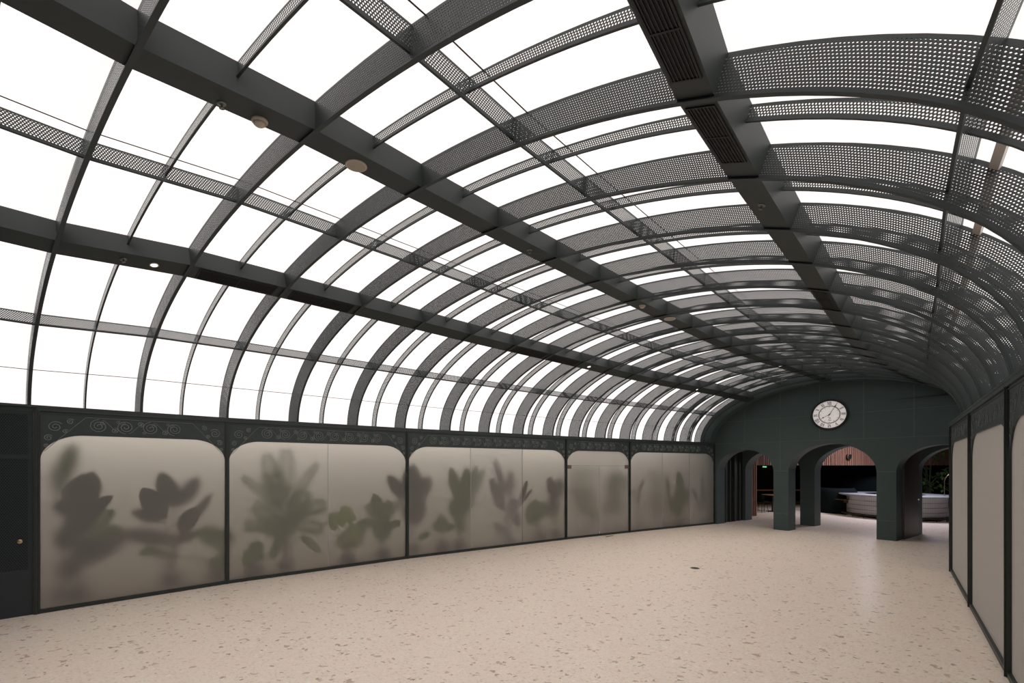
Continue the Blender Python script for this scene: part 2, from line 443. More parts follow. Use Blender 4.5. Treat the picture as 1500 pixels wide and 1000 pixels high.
def downlight(key, j, label, x=0.0, r=.045):
    p, tn, d, u = on_beam(key, j, x)
    o = thing('downlight', label, 'downlight', p, 'small lit downlights on the left beam')
    MB().lathe([(r,0),(r,-.008),(r*.82,-.012),(r*.72,-.006)], p, 28, tn, d, u).build('trim_ring', M['cream'], o)
    MB().lathe([(r*.72,-.006),(r*.3,-.009),(.0005,-.010)], p, 28, tn, d, u).build('lens', M['lamp'], o)
    ld = bpy.data.lights.new('downlight_beam', 'SPOT'); ld.energy = 28 if j < 8 else 70; ld.spot_size = 2.3; ld.spot_blend = 1.0; ld.color = (1,.86,.70); ld.shadow_soft_size = .04
    lo = bpy.data.objects.new('downlight_beam', ld); C.objects.link(lo); lo.location = -u*.03; lo.parent = o
    lo.rotation_euler = u.to_track_quat('Z', 'Y').to_euler()
sprinkler('C', .47, 'sprinkler head on the crown beam nearest the camera, left of the smoke detector', -.07)
detector('C', .70, 'larger round smoke detector on the crown beam at the upper left', -.07, .058)
speaker('C', 1.44, 'large round cream speaker on the crown beam at the upper left', -.05, .095)
sprinkler('C', 3.64, 'sprinkler head about midway along the crown beam')
detector('C', 6.32, 'smaller smoke detector far along the crown beam', .03)
speaker('C', 7.26, 'round cream speaker far along the crown beam', .04, .095)
downlight('C', 13.0, 'tiny lit downlight at the far end of the crown beam')
sprinkler('L', .48, 'sprinkler head on the left haunch beam beside the first downlight')
downlight('L', .72, 'lit downlight on the left haunch beam nearest the camera')
downlight('L', 8.34, 'lit downlight midway along the left haunch beam')
downlight('L', 13.0, 'lit downlight far along the left haunch beam')
sprinkler('R', 3.5, 'sprinkler head on the right haunch beam past the long air grilles')

# ------------------------------------------------------------------ clock wall and the arcades
def ellipse_end(t, off):                         # top of the end wall, along the wall
    a = 6.45/2+off; x = (t-6.45/2)/a
    return ZS + math.sqrt(max(0, 1-x*x))*(1.65+off) if abs(x) < 1 else 0
ARCH = [(0.08,1.787),(2.191,4.26),(4.66,6.37)]   # openings along the wall
SPR = {0:1.86, 1:1.86, 2:1.86}
def arch_top(t, rise=True):
    for i, (a, b) in enumerate(ARCH):
        if a-1e-5 <= t <= b+1e-5:
            hw = (b-a)/2; x = (t-(a+b)/2)/hw
            return ARZ[i][0] + math.sqrt(max(0, 1-x*x))*ARZ[i][1]
    return None
ARZ = [(1.83,.73),(1.83,.84),(1.83,.73)]
def arcade(name, k0, k1, top, t0, t1):
    """wall with three arched openings, cut square to the jamb direction"""
    ts = {t0, t1}
    for a, b in ARCH:
        for q in range(33):
            ts.add((a+b)/2-(b-a)/2*math.cos(PI*q/32))
    q = t0
    while q < t1: ts.add(q); q += .1
    ts = sorted(t for t in ts if t0 <= t <= t1)
    mb = MB()
    for a, b in zip(ts, ts[1:]):
        if b-a < 1e-5: continue
        m = (a+b)/2
        inside = any(p[0] < m < p[1] for p in ARCH)
        za, zb = (arch_top(a), arch_top(b)) if inside else (0, 0)
        Ta, Tb = top(a), top(b)
        mb.quad([ew(a,k0,za), ew(b,k0,zb), ew(b,k0,Tb), ew(a,k0,Ta)])
        mb.quad([ew(b,k1,zb), ew(a,k1,za), ew(a,k1,Ta), ew(b,k1,Tb)])
        mb.quad([ew(a,k0,Ta), ew(b,k0,Tb), ew(b,k1,Tb), ew(a,k1,Ta)])
        if inside: mb.quad([ew(a,k0,za), ew(a,k1,za), ew(b,k1,zb), ew(b,k0,zb)])
    for a, b in ARCH:
        for t in (a, b):
            z = arch_top(min(max(t, a+1e-6), b-1e-6))
            mb.quad([ew(t,k0,0), ew(t,k1,0), ew(t,k1,z), ew(t,k0,z)])
    return struct(mb.build(name, M['wall']))
wall_end = arcade('wall_end', 0, .47, lambda t: ellipse_end(min(max(t,-.30),6.75), .34)+.0, -.30, 6.75)
arcade('wall_vestibule', 1.83, 2.30, lambda t: 3.6, -.6, 8.5)
# joints of the wall panelling, raised a hair
mb = MB()
nrm = -Vector((0.722,0.692,0))
def jbar(t0, z0, t1, z1, w=.018):
    a, b = ew(t0,0,z0), ew(t1,0,z1); d = (b-a).normalized(); s = d.cross(nrm).normalized()
    mb.prism([a-s*w/2, b-s*w/2, b+s*w/2, a+s*w/2], nrm*.004)
for t in (.95,1.97,2.98,3.99,5.0,5.98):
    zb = 2.76 if any(a < t < b for a, b in ARCH) else 0
    zb = 1.86 if t in (1.97,) else zb
    jbar(t, max(zb, 1.86 if 4.26 < t < 4.66 or 1.78 < t < 2.19 else 2.72), t, ellipse_end(t, -.03))
jbar(.02,2.78,6.43,2.78,.014); jbar(.25,3.52,2.72,3.52); jbar(3.72,3.52,6.2,3.52)
for a, b in ((1.787,2.191),(4.26,4.66)): jbar(a, 1.86, b, 1.86); jbar(a,.53,b,.53)
o = mb.build('panel_joint', plain('panel_joint_paint', (0.085,0.115,0.110), .5), wall_end)
# solid arch band where the vault dies into the clock wall
mb = MB(); rows = []
for k in range(73):
    t = PI*k/72
    rows.append([vault(16.55,t,.0), vault(17,t,0.0), vault(17,t,1.0), vault(16.55,t,1.0)])
mb.grid(rows, None, 0, False, True)
struct(mb.build('trim_1', M['wall']))

# clock
cc = ew(3.22, 0, 3.516); ce = Vector((0.692,-0.722,0)).normalized(); cz = Vector((0,0,1)); cn = nrm.normalized()
clk = thing('wall_clock', 'round white wall clock with roman numerals and black rim on the dark green end wall', 'clock', cc)
R_ = .405
def cp(x, z, d): return cc + ce*x + cz*z + cn*d
MB().lathe([(R_-.012,.0),(R_+.04,.0),(R_+.045,.03),(R_+.03,.055),(R_,.058),(R_-.012,.045)], cc, 64, ce, cz, cn).build('rim', M['black'], clk)
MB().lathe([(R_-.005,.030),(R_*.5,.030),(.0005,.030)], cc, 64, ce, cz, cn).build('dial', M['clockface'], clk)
mb = MB()
mb.lathe([(.238,.0312),(.262,.0312),(.262,.0330),(.238,.0330)], cc, 64, ce, cz, cn)
for k in range(12):
    a = k*PI/6; mb.box(cp(.215*math.sin(a), .215*math.cos(a), .032), .010, .035, .002, ce*math.cos(a)-cz*math.sin(a), ce*math.sin(a)+cz*math.cos(a), cn)
mb.build('minute_ring', M['clockgrey'], clk)
ROM = {12:'XII',2:'II',3:'III',4:'IV',5:'V',6:'VI',7:'VII',8:'VIII',9:'IX',10:'X',11:'XI',1:'I'}
for h, txt in ROM.items():
    a = h*PI/6; up = ce*math.sin(a)+cz*math.cos(a); rt = ce*math.cos(a)-cz*math.sin(a)
    c0 = cp(.328*math.sin(a), .328*math.cos(a), .0315); H_ = .088
    wd = [.024 if ch == 'I' else .052 for ch in txt]; x = -sum(wd)/2
    mb = MB()
    def stroke(x0, y0, x1, y1, w):
        d = rt*(x1-x0)+up*(y1-y0); l = d.length; d = d/l; s = d.cross(cn)
        mb.box(c0+rt*(x0+x1)/2+up*(y0+y1)/2, l, w, .002, d, s, cn)
    for ch, w in zip(txt, wd):
        xc = x+w/2
        if ch == 'I': stroke(xc,-H_/2,xc,H_/2,.012); stroke(xc-.011,H_/2,xc+.011,H_/2,.007); stroke(xc-.011,-H_/2,xc+.011,-H_/2,.007)
        if ch == 'V': stroke(xc-.02,H_/2,xc,-H_/2,.013); stroke(xc+.02,H_/2,xc,-H_/2,.007)
        if ch == 'X': stroke(xc-.02,H_/2,xc+.02,-H_/2,.014); stroke(xc+.02,H_/2,xc-.02,-H_/2,.007)
        x += w
    mb.build('numeral', M['clockink'], clk)
mb = MB(); mb.tube([cp(.028*math.cos(q)-.005, -.125+.028*math.sin(q)+.02, .0325) for q in [2.6-.28*i for i in range(11)]]+[cp(-.03,-.17,.0325),cp(.0,-.165,.0325),cp(.035,-.172,.0325),cp(.04,-.15,.0325)], .006, 6)
mb.build('emblem', M['clockgrey'], clk)
def hand(ang, ln, w, d, blob):
    a = math.radians(ang); up = ce*math.sin(a)+cz*math.cos(a); rt = ce*math.cos(a)-cz*math.sin(a); b = cc+cn*d
    mb = MB().prism([b-up*.05-rt*w*.7, b-up*.05+rt*w*.7, b+up*ln*.72+rt*w*.5, b+up*ln*.72-rt*w*.5], cn*.003)
    q = b+up*ln*blob
    mb.prism([q-up*.03, q+rt*w*1.9, q+up*.045, q-rt*w*1.9], cn*.003)
    mb.prism([b+up*ln*.7-rt*w*.4, b+up*ln*.7+rt*w*.4, b+up*ln], cn*.003)
    return mb
hand(242, .205, .009, .036, .80).build('hour_hand', M['clockink'], clk)
hand(31, .345, .009, .041, .80).build('minute_hand', M['clockink'], clk)
MB().lathe([(.0005,.050),(.016,.050),(.018,.034)], cc, 20, ce, cz, cn).build('pivot_cap', M['clockink'], clk)

# ------------------------------------------------------------------ glazed partitions along both sides
ZT, ZB, ZA = 2.80, 2.44, 2.09       # frieze top, spandrel bottom, where the arched corner meets the post
def spiral2(cx, cz_, r, turns, a0, dr=1, n=26):
    pts = []
    for k in range(n+1):
        f = k/n; a = a0+dr*2*PI*turns*f; rr = r*(1-.86*f)
        pts.append((cx+rr*math.cos(a), cz_+rr*math.sin(a)))
    return pts
def panel(name, A, B, label, cat, group, panes, mats, hall, posts=(True, True), scroll=True, door=False, gap=0.0):
    """A, B plan points; hall = +1 when the hall lies on the right hand of A->B"""
    A, B = Vector(A), Vector(B); L = (B-A).length; ex = (B-A)/L; X = Vector((ex.x, ex.y, 0)); N = Vector((ex.y, -ex.x, 0))*hall; Zv = Vector((0,0,1))
    P = lambda x, d, z: Vector((A.x, A.y, 0)) + X*x + N*d + Zv*z
    root = thing(name, label, cat, P(0,0,0), group)
    # spandrel
    cw = min(.46, L*.2)
    def zb(x):
        q = min(x, L-x)-.03
        if q >= cw: return ZB
        f = max(0, q)/cw
        return ZA + (ZB-ZA)*math.sqrt(max(0, 1-(1-f)**2))
    xs = sorted(set([0, .03]+[.03+cw*(1-math.cos(PI/2*k/14)) for k in range(15)]+[L-.03-cw*(1-math.cos(PI/2*k/14)) for k in range(15)]+[L-.03, L, L/2]))
    mb = MB(); d0, d1 = .012, -.030
    for a, b in zip(xs, xs[1:]):
        if b-a < 1e-6: continue
        mb.quad([P(a,d0,zb(a)), P(b,d0,zb(b)), P(b,d0,ZT), P(a,d0,ZT)]); mb.quad([P(a,d1,zb(a)), P(b,d1,zb(b)), P(b,d1,ZT), P(a,d1,ZT)])
        mb.quad([P(a,d0,zb(a)), P(b,d0,zb(b)), P(b,d1,zb(b)), P(a,d1,zb(a))])
    sp = mb.build('spandrel', M['frieze'], root)
    if scroll:
        mb = MB(); dd = d0+.001
        def tb(pts, r=.0050): mb.tube([P(x, dd, z) for x, z in pts], r, 4)
        # corner clusters
        for sgn, x0 in ((1, 0), (-1, L)):
            fx = lambda x: x0+sgn*x
            for cx, cz_, r, tn in ((.17,2.55,.075,1.9),(.105,2.395,.045,1.7),(.085,2.285,.026,1.4),(.315,2.63,.04,1.6),(.265,2.475 if cw < .4 else 2.49,.03,1.4)):
                tb([(fx(x), z) for x, z in spiral2(cx, cz_, r, tn, .6, 1)])
            tb([(fx(.07),2.21),(fx(.22),2.40),(fx(.40),2.62),(fx(.47),2.70)], .003)
        tb([(.47,2.70),(L-.47,2.70)], .003)
        # running scroll
        x = .60; k = 0
        while x < L-.58:
            s = 1 if k % 2 == 0 else -1
            tb(spiral2(x, 2.585, .098, 2.3, PI*.5*s, s)); tb(spiral2(x+.035*s, 2.635, .030, 1.4, 0, -s, 14), .0034)
            if x+.30 < L-.55:
                tb([(x+.10*math.cos(q), 2.585+s*.098*math.sin(q)) for q in (1.2,.8)]+[(x+.15,2.585-s*.03),(x+.2,2.585-s*.075)], .0034)
                tb(spiral2(x+.165, 2.53 if s > 0 else 2.64, .042, 1.7, PI*(1-.5*s), -s, 18)); tb(spiral2(x+.205, 2.655 if s > 0 else 2.515, .026, 1.4, PI*.2, s, 14), .0034)
            x += .285; k += 1
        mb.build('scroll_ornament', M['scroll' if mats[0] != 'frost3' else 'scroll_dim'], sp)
    # rails
    MB().prism([P(0,.035,ZT-.045), P(L,.035,ZT-.045), P(L,-.03,ZT-.045), P(0,-.03,ZT-.045)], (0,0,.045)).prism(
        [P(0,.022,ZT-.075), P(L,.022,ZT-.075), P(L,-.02,ZT-.075), P(0,-.02,ZT-.075)], (0,0,.012)).build('top_rail', M['frieze'], root)
    MB().prism([P(0,.025,0), P(L,.025,0), P(L,-.03,0), P(0,-.03,0)], (0,0,.055)).build('bottom_rail', M['rail'], root)
    # posts
    for on, x in zip(posts, (0, L)):
        if not on: continue
        mb = MB(); mb.prism([P(x-.03,.03,0), P(x+.03,.03,0), P(x+.03,-.04,0), P(x-.03,-.04,0)], (0,0,ZT-.045))
        mb.prism([P(x-.012,.042,0), P(x+.012,.042,0), P(x+.012,.03,0), P(x-.012,.03,0)], (0,0,ZT-.045))
        mb.build('post', M['rail'], root)
    # panes
    e = [.03]+[L*f for f in panes]+[L-.03]
    for q in range(len(e)-1):
        a, b = e[q]+(.004 if q else 0), e[q+1]-(.004 if q < len(e)-2 else 0)
        z1 = 2.02 if door else ZB+.03
        off = -.004 - (.016 if (q % 2 and not door) else 0)
        mb = MB().prism([P(a,off,.055), P(b,off,.055), P(b,off-.010,.055), P(a,off-.010,.055)], (0,0,z1-.055))
        nm = 'door_leaf' if door else 'pane'
        pn = mb.build(nm, M[mats[q % len(mats)]], root)
        if q < len(e)-2:
            MB().prism([P(b-.003,off+.003,.055), P(b+.005,off+.003,.055), P(b+.005,off-.012,.055), P(b-.003,off-.012,.055)], (0,0,z1-.055)).build('glass_edge', M['edge'], pn)
        if door:
            xh = a+.075 if q == 0 else b-.075
            MB().box(P(xh,off-.005,1.99), .15, .05, .10, X, N, Zv).build('patch_hinge', M['patch'], pn)
            if q == 0: MB().box(P(b-.01,off-.002,.10), .05, .04, .07, X, N, Zv).build('floor_lock', M['chrome'], pn)
    if door:
        MB().prism([P(.03,-.004,2.03), P(L-.03,-.004,2.03), P(L-.03,-.014,2.03), P(.03,-.014,2.03)], (0,0,ZB-2.0)).build('transom_pane', M['frost3'], root)
        MB().prism([P(.03,-.001,2.018), P(L-.03,-.001,2.018), P(L-.03,-.017,2.018), P(.03,-.017,2.018)], (0,0,.010)).build('transom_edge', M['edge'], root)
    return root
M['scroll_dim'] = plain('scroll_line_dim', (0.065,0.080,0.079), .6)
M['rail'] = plain('rail_paint', (0.022,0.029,0.027), .45)
U = [54, 332.5, 596.5, 829, 922, 1046]
W_ = [wl(u) for u in U]
def fr(i, u):
    a, b = W_[i], W_[i+1]; p = wl(u); return (p-a).length/(b-a).length
GP = 'frosted glass bays of the left wall'
panel('glazed_bay', W_[0], W_[1], 'frosted glass bay beside the perforated door, one wide pane with dark paddle leaves', 'glass partition', GP, [], ['frost'], 1, (True, True))
panel('glazed_bay', W_[1], W_[2], 'frosted glass bay with a large palm and a lime leaf pressed behind two panes', 'glass partition', GP, [fr(1,480)], ['frost','frost'], 1, (False, True))
panel('glazed_bay', W_[2], W_[3], 'frosted glass bay of three panes, the middle one paler, left of the glass doors', 'glass partition', GP, [fr(2,688.5), fr(2,764.7)], ['frost','frost2','frost'], 1, (False, True))
panel('glass_double_door', W_[3], W_[4], 'pair of frosted glass doors with bronze patch hinges under a transom', 'double door', None, [fr(3,878)], ['frost2','frost2'], 1, (False, True), door=True)
panel('glazed_bay', W_[4], W_[5], 'frosted glass bay next to the clock wall, right of the glass doors', 'glass partition', GP, [fr(4,970), fr(4,1010)], ['frost2','frost','frost2'], 1, (False, True))
rw = lambda s: Vector((RW0[0]-RWD[0]*s, RW0[1]-RWD[1]*s))
S = [0, 2.72, 5.39, 8.10, 10.8, 14.6]
GR = 'frosted glass bays of the right wall'
RL = ['frosted glass bay at the far end of the right wall, nearest the arches', 'second frosted glass bay of the right wall, between the two dark posts',
      'nearest frosted glass bay of the right wall, cut by the picture edge', 'fourth frosted glass bay of the right wall counted from the arches', 'frosted glass bay of the right wall closest to the rear wall']
for i in range(5):
    panel('glazed_bay', rw(S[i]), rw(S[i+1]), RL[i], 'glass partition', GR, [], ['frost3'], 1, (i == 0, True))

# ledges over the partitions, plain walls beyond them
def ledge(name, pts, hall, w0=.04, w1=-.62, z0=ZT, z1=ZT+.03):
    mb = MB()
    rows = []
    for k, p in enumerate(pts):
        a, b = pts[max(k-1,0)], pts[min(k+1,len(pts)-1)]; d = (b-a).normalized(); n = Vector((d.y,-d.x))*hall
        q0, q1 = p+n*w0, p+n*w1
        rows.append([V2(q0,z0), V2(q1,z0), V2(q1,z1), V2(q0,z1)])
    mb.grid(rows, None, 0, False, True); mb.quad(rows[0][::-1]); mb.quad(rows[-1])
    return struct(mb.build(name, M['frieze']))
ledge('trim_2', [Vector(p) for p in LP[:3]]+[wl(-5)]+W_, 1)
ledge('trim_3', [Vector(RP[k-J0]) for k in (17,16,15,14)]+[rw(s) for s in (0,5,10,16)], 1)
def wallslab(name, pts, hall, off, th, z0, z1, mat):
    mb = MB(); rows = []
    for k, p in enumerate(pts):
        a, b = pts[max(k-1,0)], pts[min(k+1,len(pts)-1)]; d = (b-a).normalized(); n = Vector((d.y,-d.x))*hall
        q0, q1 = p+n*off, p+n*(off-th)
        rows.append([V2(q0,z0), V2(q1,z0), V2(q1,z1), V2(q0,z1)])
    mb.grid(rows, None, 0, False, True); mb.quad(rows[0][::-1]); mb.quad(rows[-1])
    return struct(mb.build(name, M[mat]))
dW = (W_[1]-W_[0]).normalized()
D0 = W_[0]-dW*1.02
wallslab('wall_left', [Vector(LP[0])-Vector((.3,.3)), Vector(LP[1]), D0], 1, 0, .1, 0, ZT, 'frieze')
wallslab('wall_right', [Vector(RP[k-J0]) for k in (17,16,15,14)]+[rw(0)+Vector((.03,.02))], 1, 0, .1, 0, ZT, 'wall')
e0 = Vector(RP[0])-Vector(LP[0]); n0 = Vector((e0.y,-e0.x)).normalized()
mb = MB()
rows = [[vault(J0, PI*k/40, 1.0)+V2(n0*.02), V2((vault(J0, PI*k/40, 1.0)+V2(n0*.02)).xy, 0)] for k in range(41)]
mb.grid(rows); struct(mb.build('wall_back', M['wall']))
# planting strips behind the glass: pale backdrop wall, open to the sky
wallslab('wall_garden_left', [Vector(LP[0])]+[wl(u) for u in (-60,54,332,596,829,1046)]+[Vector((8.2,15.1))], 1, -1.75, .1, 0, 3.0, 'plaster')
wallslab('wall_garden_right', [Vector((11.6,9.0))+Vector((.2,.2)), rw(0), rw(5), rw(10), rw(16)], 1, -1.6, .1, 0, 3.2, 'plaster')

# planting beds
def bed(name, pts, hall, w):
    mb = MB(); rows = []
    for k, p in enumerate(pts):
        a, b = pts[max(k-1,0)], pts[min(k+1,len(pts)-1)]; d = (b-a).normalized(); n = Vector((d.y,-d.x))*hall
        rows.append([V2(p-n*.06,.0), V2(p-n*.06,.03), V2(p-n*w,.03), V2(p-n*w,.0)])
    mb.grid(rows, None, 0, False, True); mb.quad(rows[0][::-1]); mb.quad(rows[-1])
    return struct(mb.build(name, M['soil']))
bed('floor_planting_left', [wl(u) for u in (-60,54,332,596,829,1046)], 1, 1.74)
bed('floor_planting_right', [rw(s) for s in (0,5,10,16)], 1, 1.58)

# perforated service door at the far left
Xd = Vector((dW.x,dW.y,0)); Nd = Vector((dW.y,-dW.x,0)); Pd = lambda x,d,z: V2(D0)+Xd*x+Nd*d+Vector((0,0,z))
dr = thing('service_door', 'dark perforated metal door at the far left with a round lock', 'door', V2(D0))
LD = 1.02-.035
mb = MB()
for x0, x1, z0, z1 in ((0,.04,0,2.75),(LD-.045,LD,0,2.75),(.04,LD-.045,2.70,2.75),(.04,LD-.045,2.10,2.16),(.04,LD-.045,0,.62)):
    mb.prism([Pd(x0,.0,z0),Pd(x1,.0,z0),Pd(x1,-.04,z0),Pd(x0,-.04,z0)], (0,0,z1-z0))
mb.build('leaf_frame', plain('door_paint', (0.018,0.028,0.033), .45), dr)
for z0, z1 in ((2.16,2.70),(.62,2.10)):
    MB().quad([Pd(.04,-.006,z0),Pd(LD-.045,-.006,z0),Pd(LD-.045,-.006,z1),Pd(.04,-.006,z1)], [(0,0),(LD-.085,0),(LD-.085,z1-z0),(0,z1-z0)]).build('perforated_panel', M['perf_dark'], dr)
MB().quad([Pd(.03,-.032,.5),Pd(LD-.03,-.032,.5),Pd(LD-.03,-.032,2.72),Pd(.03,-.032,2.72)]).build('backing_panel', M['void'], dr)
pk = Pd(LD-.115,0,1.0)
lk = MB().lathe([(.030,-.004),(.030,.010),(.022,.016),(.0005,.016)], pk, 24, Xd, Vector((0,0,1)), Nd).build('lock', M['brass'], dr)
MB().box(pk+Nd*.022, .040, .012, .010, (Xd+Vector((0,0,.8))).normalized(), Nd, (Vector((0,0,1))-Xd*.8).normalized()).build('thumb_turn', M['brass'], lk)
ztop = MB().prism([Pd(0,.0,2.75),Pd(1.02,.0,2.75),Pd(1.02,-.05,2.75),Pd(0,-.05,2.75)], (0,0,.05)); struct(ztop.build('trim_4', M['frieze']))

# ------------------------------------------------------------------ plants behind the glass
def leaf(mb, base, d, up, ln, wd, bend=.25, n=7, cup=.15, notch=0):
    """paddle leaf: base, direction, up, length, width"""
    d = Vector(d).normalized(); up = (Vector(up)-d*Vector(up).dot(d)).normalized(); s = d.cross(up); rows = []
    for k in range(n+1):
        f = k/n; w = wd*.5*math.sin(PI*min(1, f*.97+.03))**.58
        if notch and k % 2 and 0 < k < n: w *= (1-notch)
        p = Vector(base)+d*ln*f-up*bend*ln*f*f
        rows.append([p-s*w+up*cup*w, p, p+s*w+up*cup*w])
    mb.grid(rows)
def potm(root, r, h):
    MB().lathe([(.0005,0),(r*.75,0),(r,h),(r*.9,h),(r*.85,h-.03),(.0005,h-.03)], (0,0,0), 20).build('pot', M['pot'], root)
def behind(u, v, d):
    """point a distance d behind the left wall's glass, by bearing and elevation"""
    p = wl(u); q = wl(u+3); t = (q-p).normalized(); n = Vector((-t.y, t.x))
    ray = Vector(((u-750)/610, 1.0)); k = ((p+n*d).dot(n))/ray.dot(n); g = ray*k
    return Vector((g.x, g.y, 2.0+(683-v)/610*k)), Vector((t.x,t.y,0)), Vector((n.x,n.y,0)), k/610
def frond(lf, st, b, tip, w, n, sag):
    pts = []
    for i in range(15):
        f = i/14; pts.append(b.lerp(tip, f)+Vector((0,0,sag*math.sin(PI*f))))
    st.tube(pts, [.008*(1-.06*i) for i in range(15)], 4)
    for i in range(1, 15):
        t = (pts[min(i+1,14)]-pts[i-1]).normalized(); s_ = t.cross(n).normalized(); ww = w*.55*math.sin(PI*(i+.6)/16)**.6
        for sg in (-1, 1): leaf(lf, pts[i], s_*sg+t*.8+n*.15, -n, ww, .034, .25, 3)
def round_leaf(mb, c, nrm_, up, r, n=25, cut=.30):
    nrm_ = Vector(nrm_).normalized(); up = (Vector(up)-nrm_*Vector(up).dot(nrm_)).normalized(); s_ = up.cross(nrm_); c = Vector(c)
    pts = []
    for k in range(n):
        a = -PI*.93+2*PI*.93*k/(n-1); rr = r*(1-.10*abs(a)/PI)*(1-(cut if k % 4 == 1 and abs(a) > .5 else 0))
        pts.append(c+up*math.cos(a)*rr+s_*math.sin(a)*rr*.88-nrm_*.10*r*(math.sin(a)**2))
    for p, q in zip(pts, pts[1:]): mb.quad([c-up*r*.25, p, q], None, 0, True)
def bed_plant(name, cat, label, base, mat, leaves):
    """base: bearing, distance behind the glass; leaves: kind, root bearing/elevation, tip bearing/elevation, width, distance"""
    bu, bd = base; B, t0, n0, k0 = behind(bu, 700, bd); B.z = 0
    root = thing(name, label, cat, B, 'plants behind the left glass wall')
    st, lf = MB(), MB(); top = B+Vector((0,0,.18))
    for (kind, u0, v0, u1, v1, w, d) in leaves:
        b, t_, n_, kk = behind(u0, v0, d+.10); tip, _, _, k1 = behind(u1, v1, d); W = w*k1
        mid = (top+b)/2+Vector((0,0,.05))+(b-top)*.05; mid.x = top.x*.6+b.x*.4; mid.y = top.y*.6+b.y*.4
        st.tube([top, mid, b], [.016,.012,.008], 5)
        up = -n_+Vector((0,0,.25))
        if kind == 'p': leaf(lf, b, tip-b, up, (tip-b).length, W, .04, 8, .12)
        elif kind == 'f': frond(lf, st, b, tip, W, n_, .04)
        else: round_leaf(lf, (b+tip)/2, -n_+Vector((0,0,.3)), tip-b, (tip-b).length*.5)
    st.build('stem', M['stem'], root); lf.build('foliage', M[mat], root)
    MB().lathe([(.0005,0),(.12,0),(.16,.22),(.145,.22),(.135,.19),(.0005,.19)], B, 20).build('pot', M['pot'], root)
    return root
def c1(kind, x0, y0, x1, y1, w, d): return (kind, x0/2.134, y0/2.134+586, x1/2.134, y1/2.134+586, w/2.134, d)
def c2(kind, x0, y0, x1, y1, w, d): return (kind, x0/3.106+586, y0/3.106+586, x1/3.106+586, y1/3.106+586, w/3.106, d)
bed_plant('paddle_plant', 'plant', 'dark paddle-leaved plant behind the left half of the bay beside the service door', (112,.45), 'leaf_dark',
    [c1(*q) for q in (('p',228,350,292,222,80,.10),('p',255,365,352,296,36,.04),('p',255,345,203,428,46,.09),('p',250,350,165,318,60,.28),
                      ('p',215,470,360,455,95,.34),('p',250,490,190,560,70,.45),('p',240,400,300,360,70,.22),('p',235,380,190,470,60,.25))])
bed_plant('fan_palm', 'palm', 'faint green fronds rising high at the top left corner of the first bay', (92,.62), 'leaf_mid',
    [c1(*q) for q in (('p',185,270,232,128,46,.33),('p',200,300,175,200,40,.45),('f',290,440,335,345,60,.07),('f',300,440,372,405,45,.10))])
bed_plant('paddle_plant', 'plant', 'dark paddle-leaved plant with two sharp oval leaves behind the right half of the first bay', (250,.45), 'leaf_dark',
    [c1(*q) for q in (('p',515,372,446,272,60,.02),('p',545,332,502,222,56,.14),('p',555,330,622,238,46,.27),('p',510,375,412,345,44,.19),
                      ('p',566,412,612,334,48,.02),('p',590,390,662,290,26,.17),('p',540,440,380,412,56,.30),('p',400,412,215,505,80,.40),('p',545,440,620,410,40,.30))])
bed_plant('leafy_plant', 'plant', 'low green plant by the post between the first and second bays', (318,.45), 'leaf_mid',
    [c1(*q) for q in (('p',690,440,620,400,60,.33),('p',690,470,700,395,60,.33),('f',530,490,442,475,36,.13),('r',690,525,690,475,50,.12),('p',695,520,655,495,36,.15))])
bed_plant('areca_palm', 'palm', 'tall spreading palm behind the left pane of the second bay', (418,.42), 'leaf_mid',
    [c1(*q) for q in (('f',885,350,835,175,75,.20),('f',895,350,895,160,80,.24),('f',900,350,988,203,45,.09),('f',880,350,762,242,45,.16),('f',900,370,1012,330,75,.12),
                      ('f',900,400,1005,400,70,.16),('f',885,400,770,395,60,.22),('f',885,430,850,490,40,.08),('f',935,425,995,470,34,.04),('f',880,340,850,230,90,.32),
                      ('f',890,430,885,280,130,.34),('f',890,420,800,330,70,.26),('f',895,400,960,290,70,.22),('f',885,480,890,370,110,.30),('f',885,440,830,390,70,.20),('f',890,430,950,330,80,.20))])
bed_plant('leafy_plant', 'plant', 'smallest low plant near the floor behind the second bay', (372,.35), 'leaf_mid',
    [c1(*q) for q in (('r',800,505,770,470,50,.05),('p',790,480,812,440,44,.12),('p',800,500,815,470,40,.18),('p',790,510,755,495,30,.06))])
bed_plant('monstera', 'plant', 'lime green split-leaved plant touching the glass behind the second bay', (509,.28), 'leaf_lime',
    [c1(*q) for q in (('r',1082,402,1082,330,60,.012),('r',1062,405,1036,352,50,.03),('r',1100,450,1100,390,60,.12),('p',1095,460,1130,410,44,.20),('p',1090,460,1055,420,44,.18),('p',1100,430,1155,365,40,.20))])
bed_plant('areca_palm', 'palm', 'mid-height palm behind the right pane of the second bay', (560,.34), 'leaf_mid',
    [c1(*q) for q in (('p',1195,380,1168,290,46,.08),('p',1205,380,1215,310,44,.12),('f',1200,410,1248,385,34,.04),('f',1190,400,1125,385,44,.18),('f',1200,390,1255,310,40,.22),('p',1195,440,1195,360,66,.18),('f',1195,400,1150,330,44,.20))])
bed_plant('paddle_plant', 'plant', 'tall dark plant behind the post between the second and third bays', (605,.50), 'leaf_dark',
    [c1(*q) for q in (('p',1262,305,1212,232,44,.18),('p',1295,330,1290,195,60,.24),('p',1300,320,1340,235,44,.24),('p',1290,390,1300,290,80,.34))]+[c2('p',60,440,40,300,100,.24),c2('p',70,480,140,345,60,.28)])
bed_plant('leafy_plant', 'plant', 'tall green broad-leaved plant left of the paler pane', (672,.38), 'leaf_mid',
    [c2(*q) for q in (('p',262,450,232,302,62,.13),('p',290,440,305,300,56,.16),('p',300,450,350,292,44,.18),('p',300,450,385,310,50,.26),('p',270,540,270,420,120,.24),('p',285,500,330,420,70,.22),('p',280,600,262,500,70,.28))])
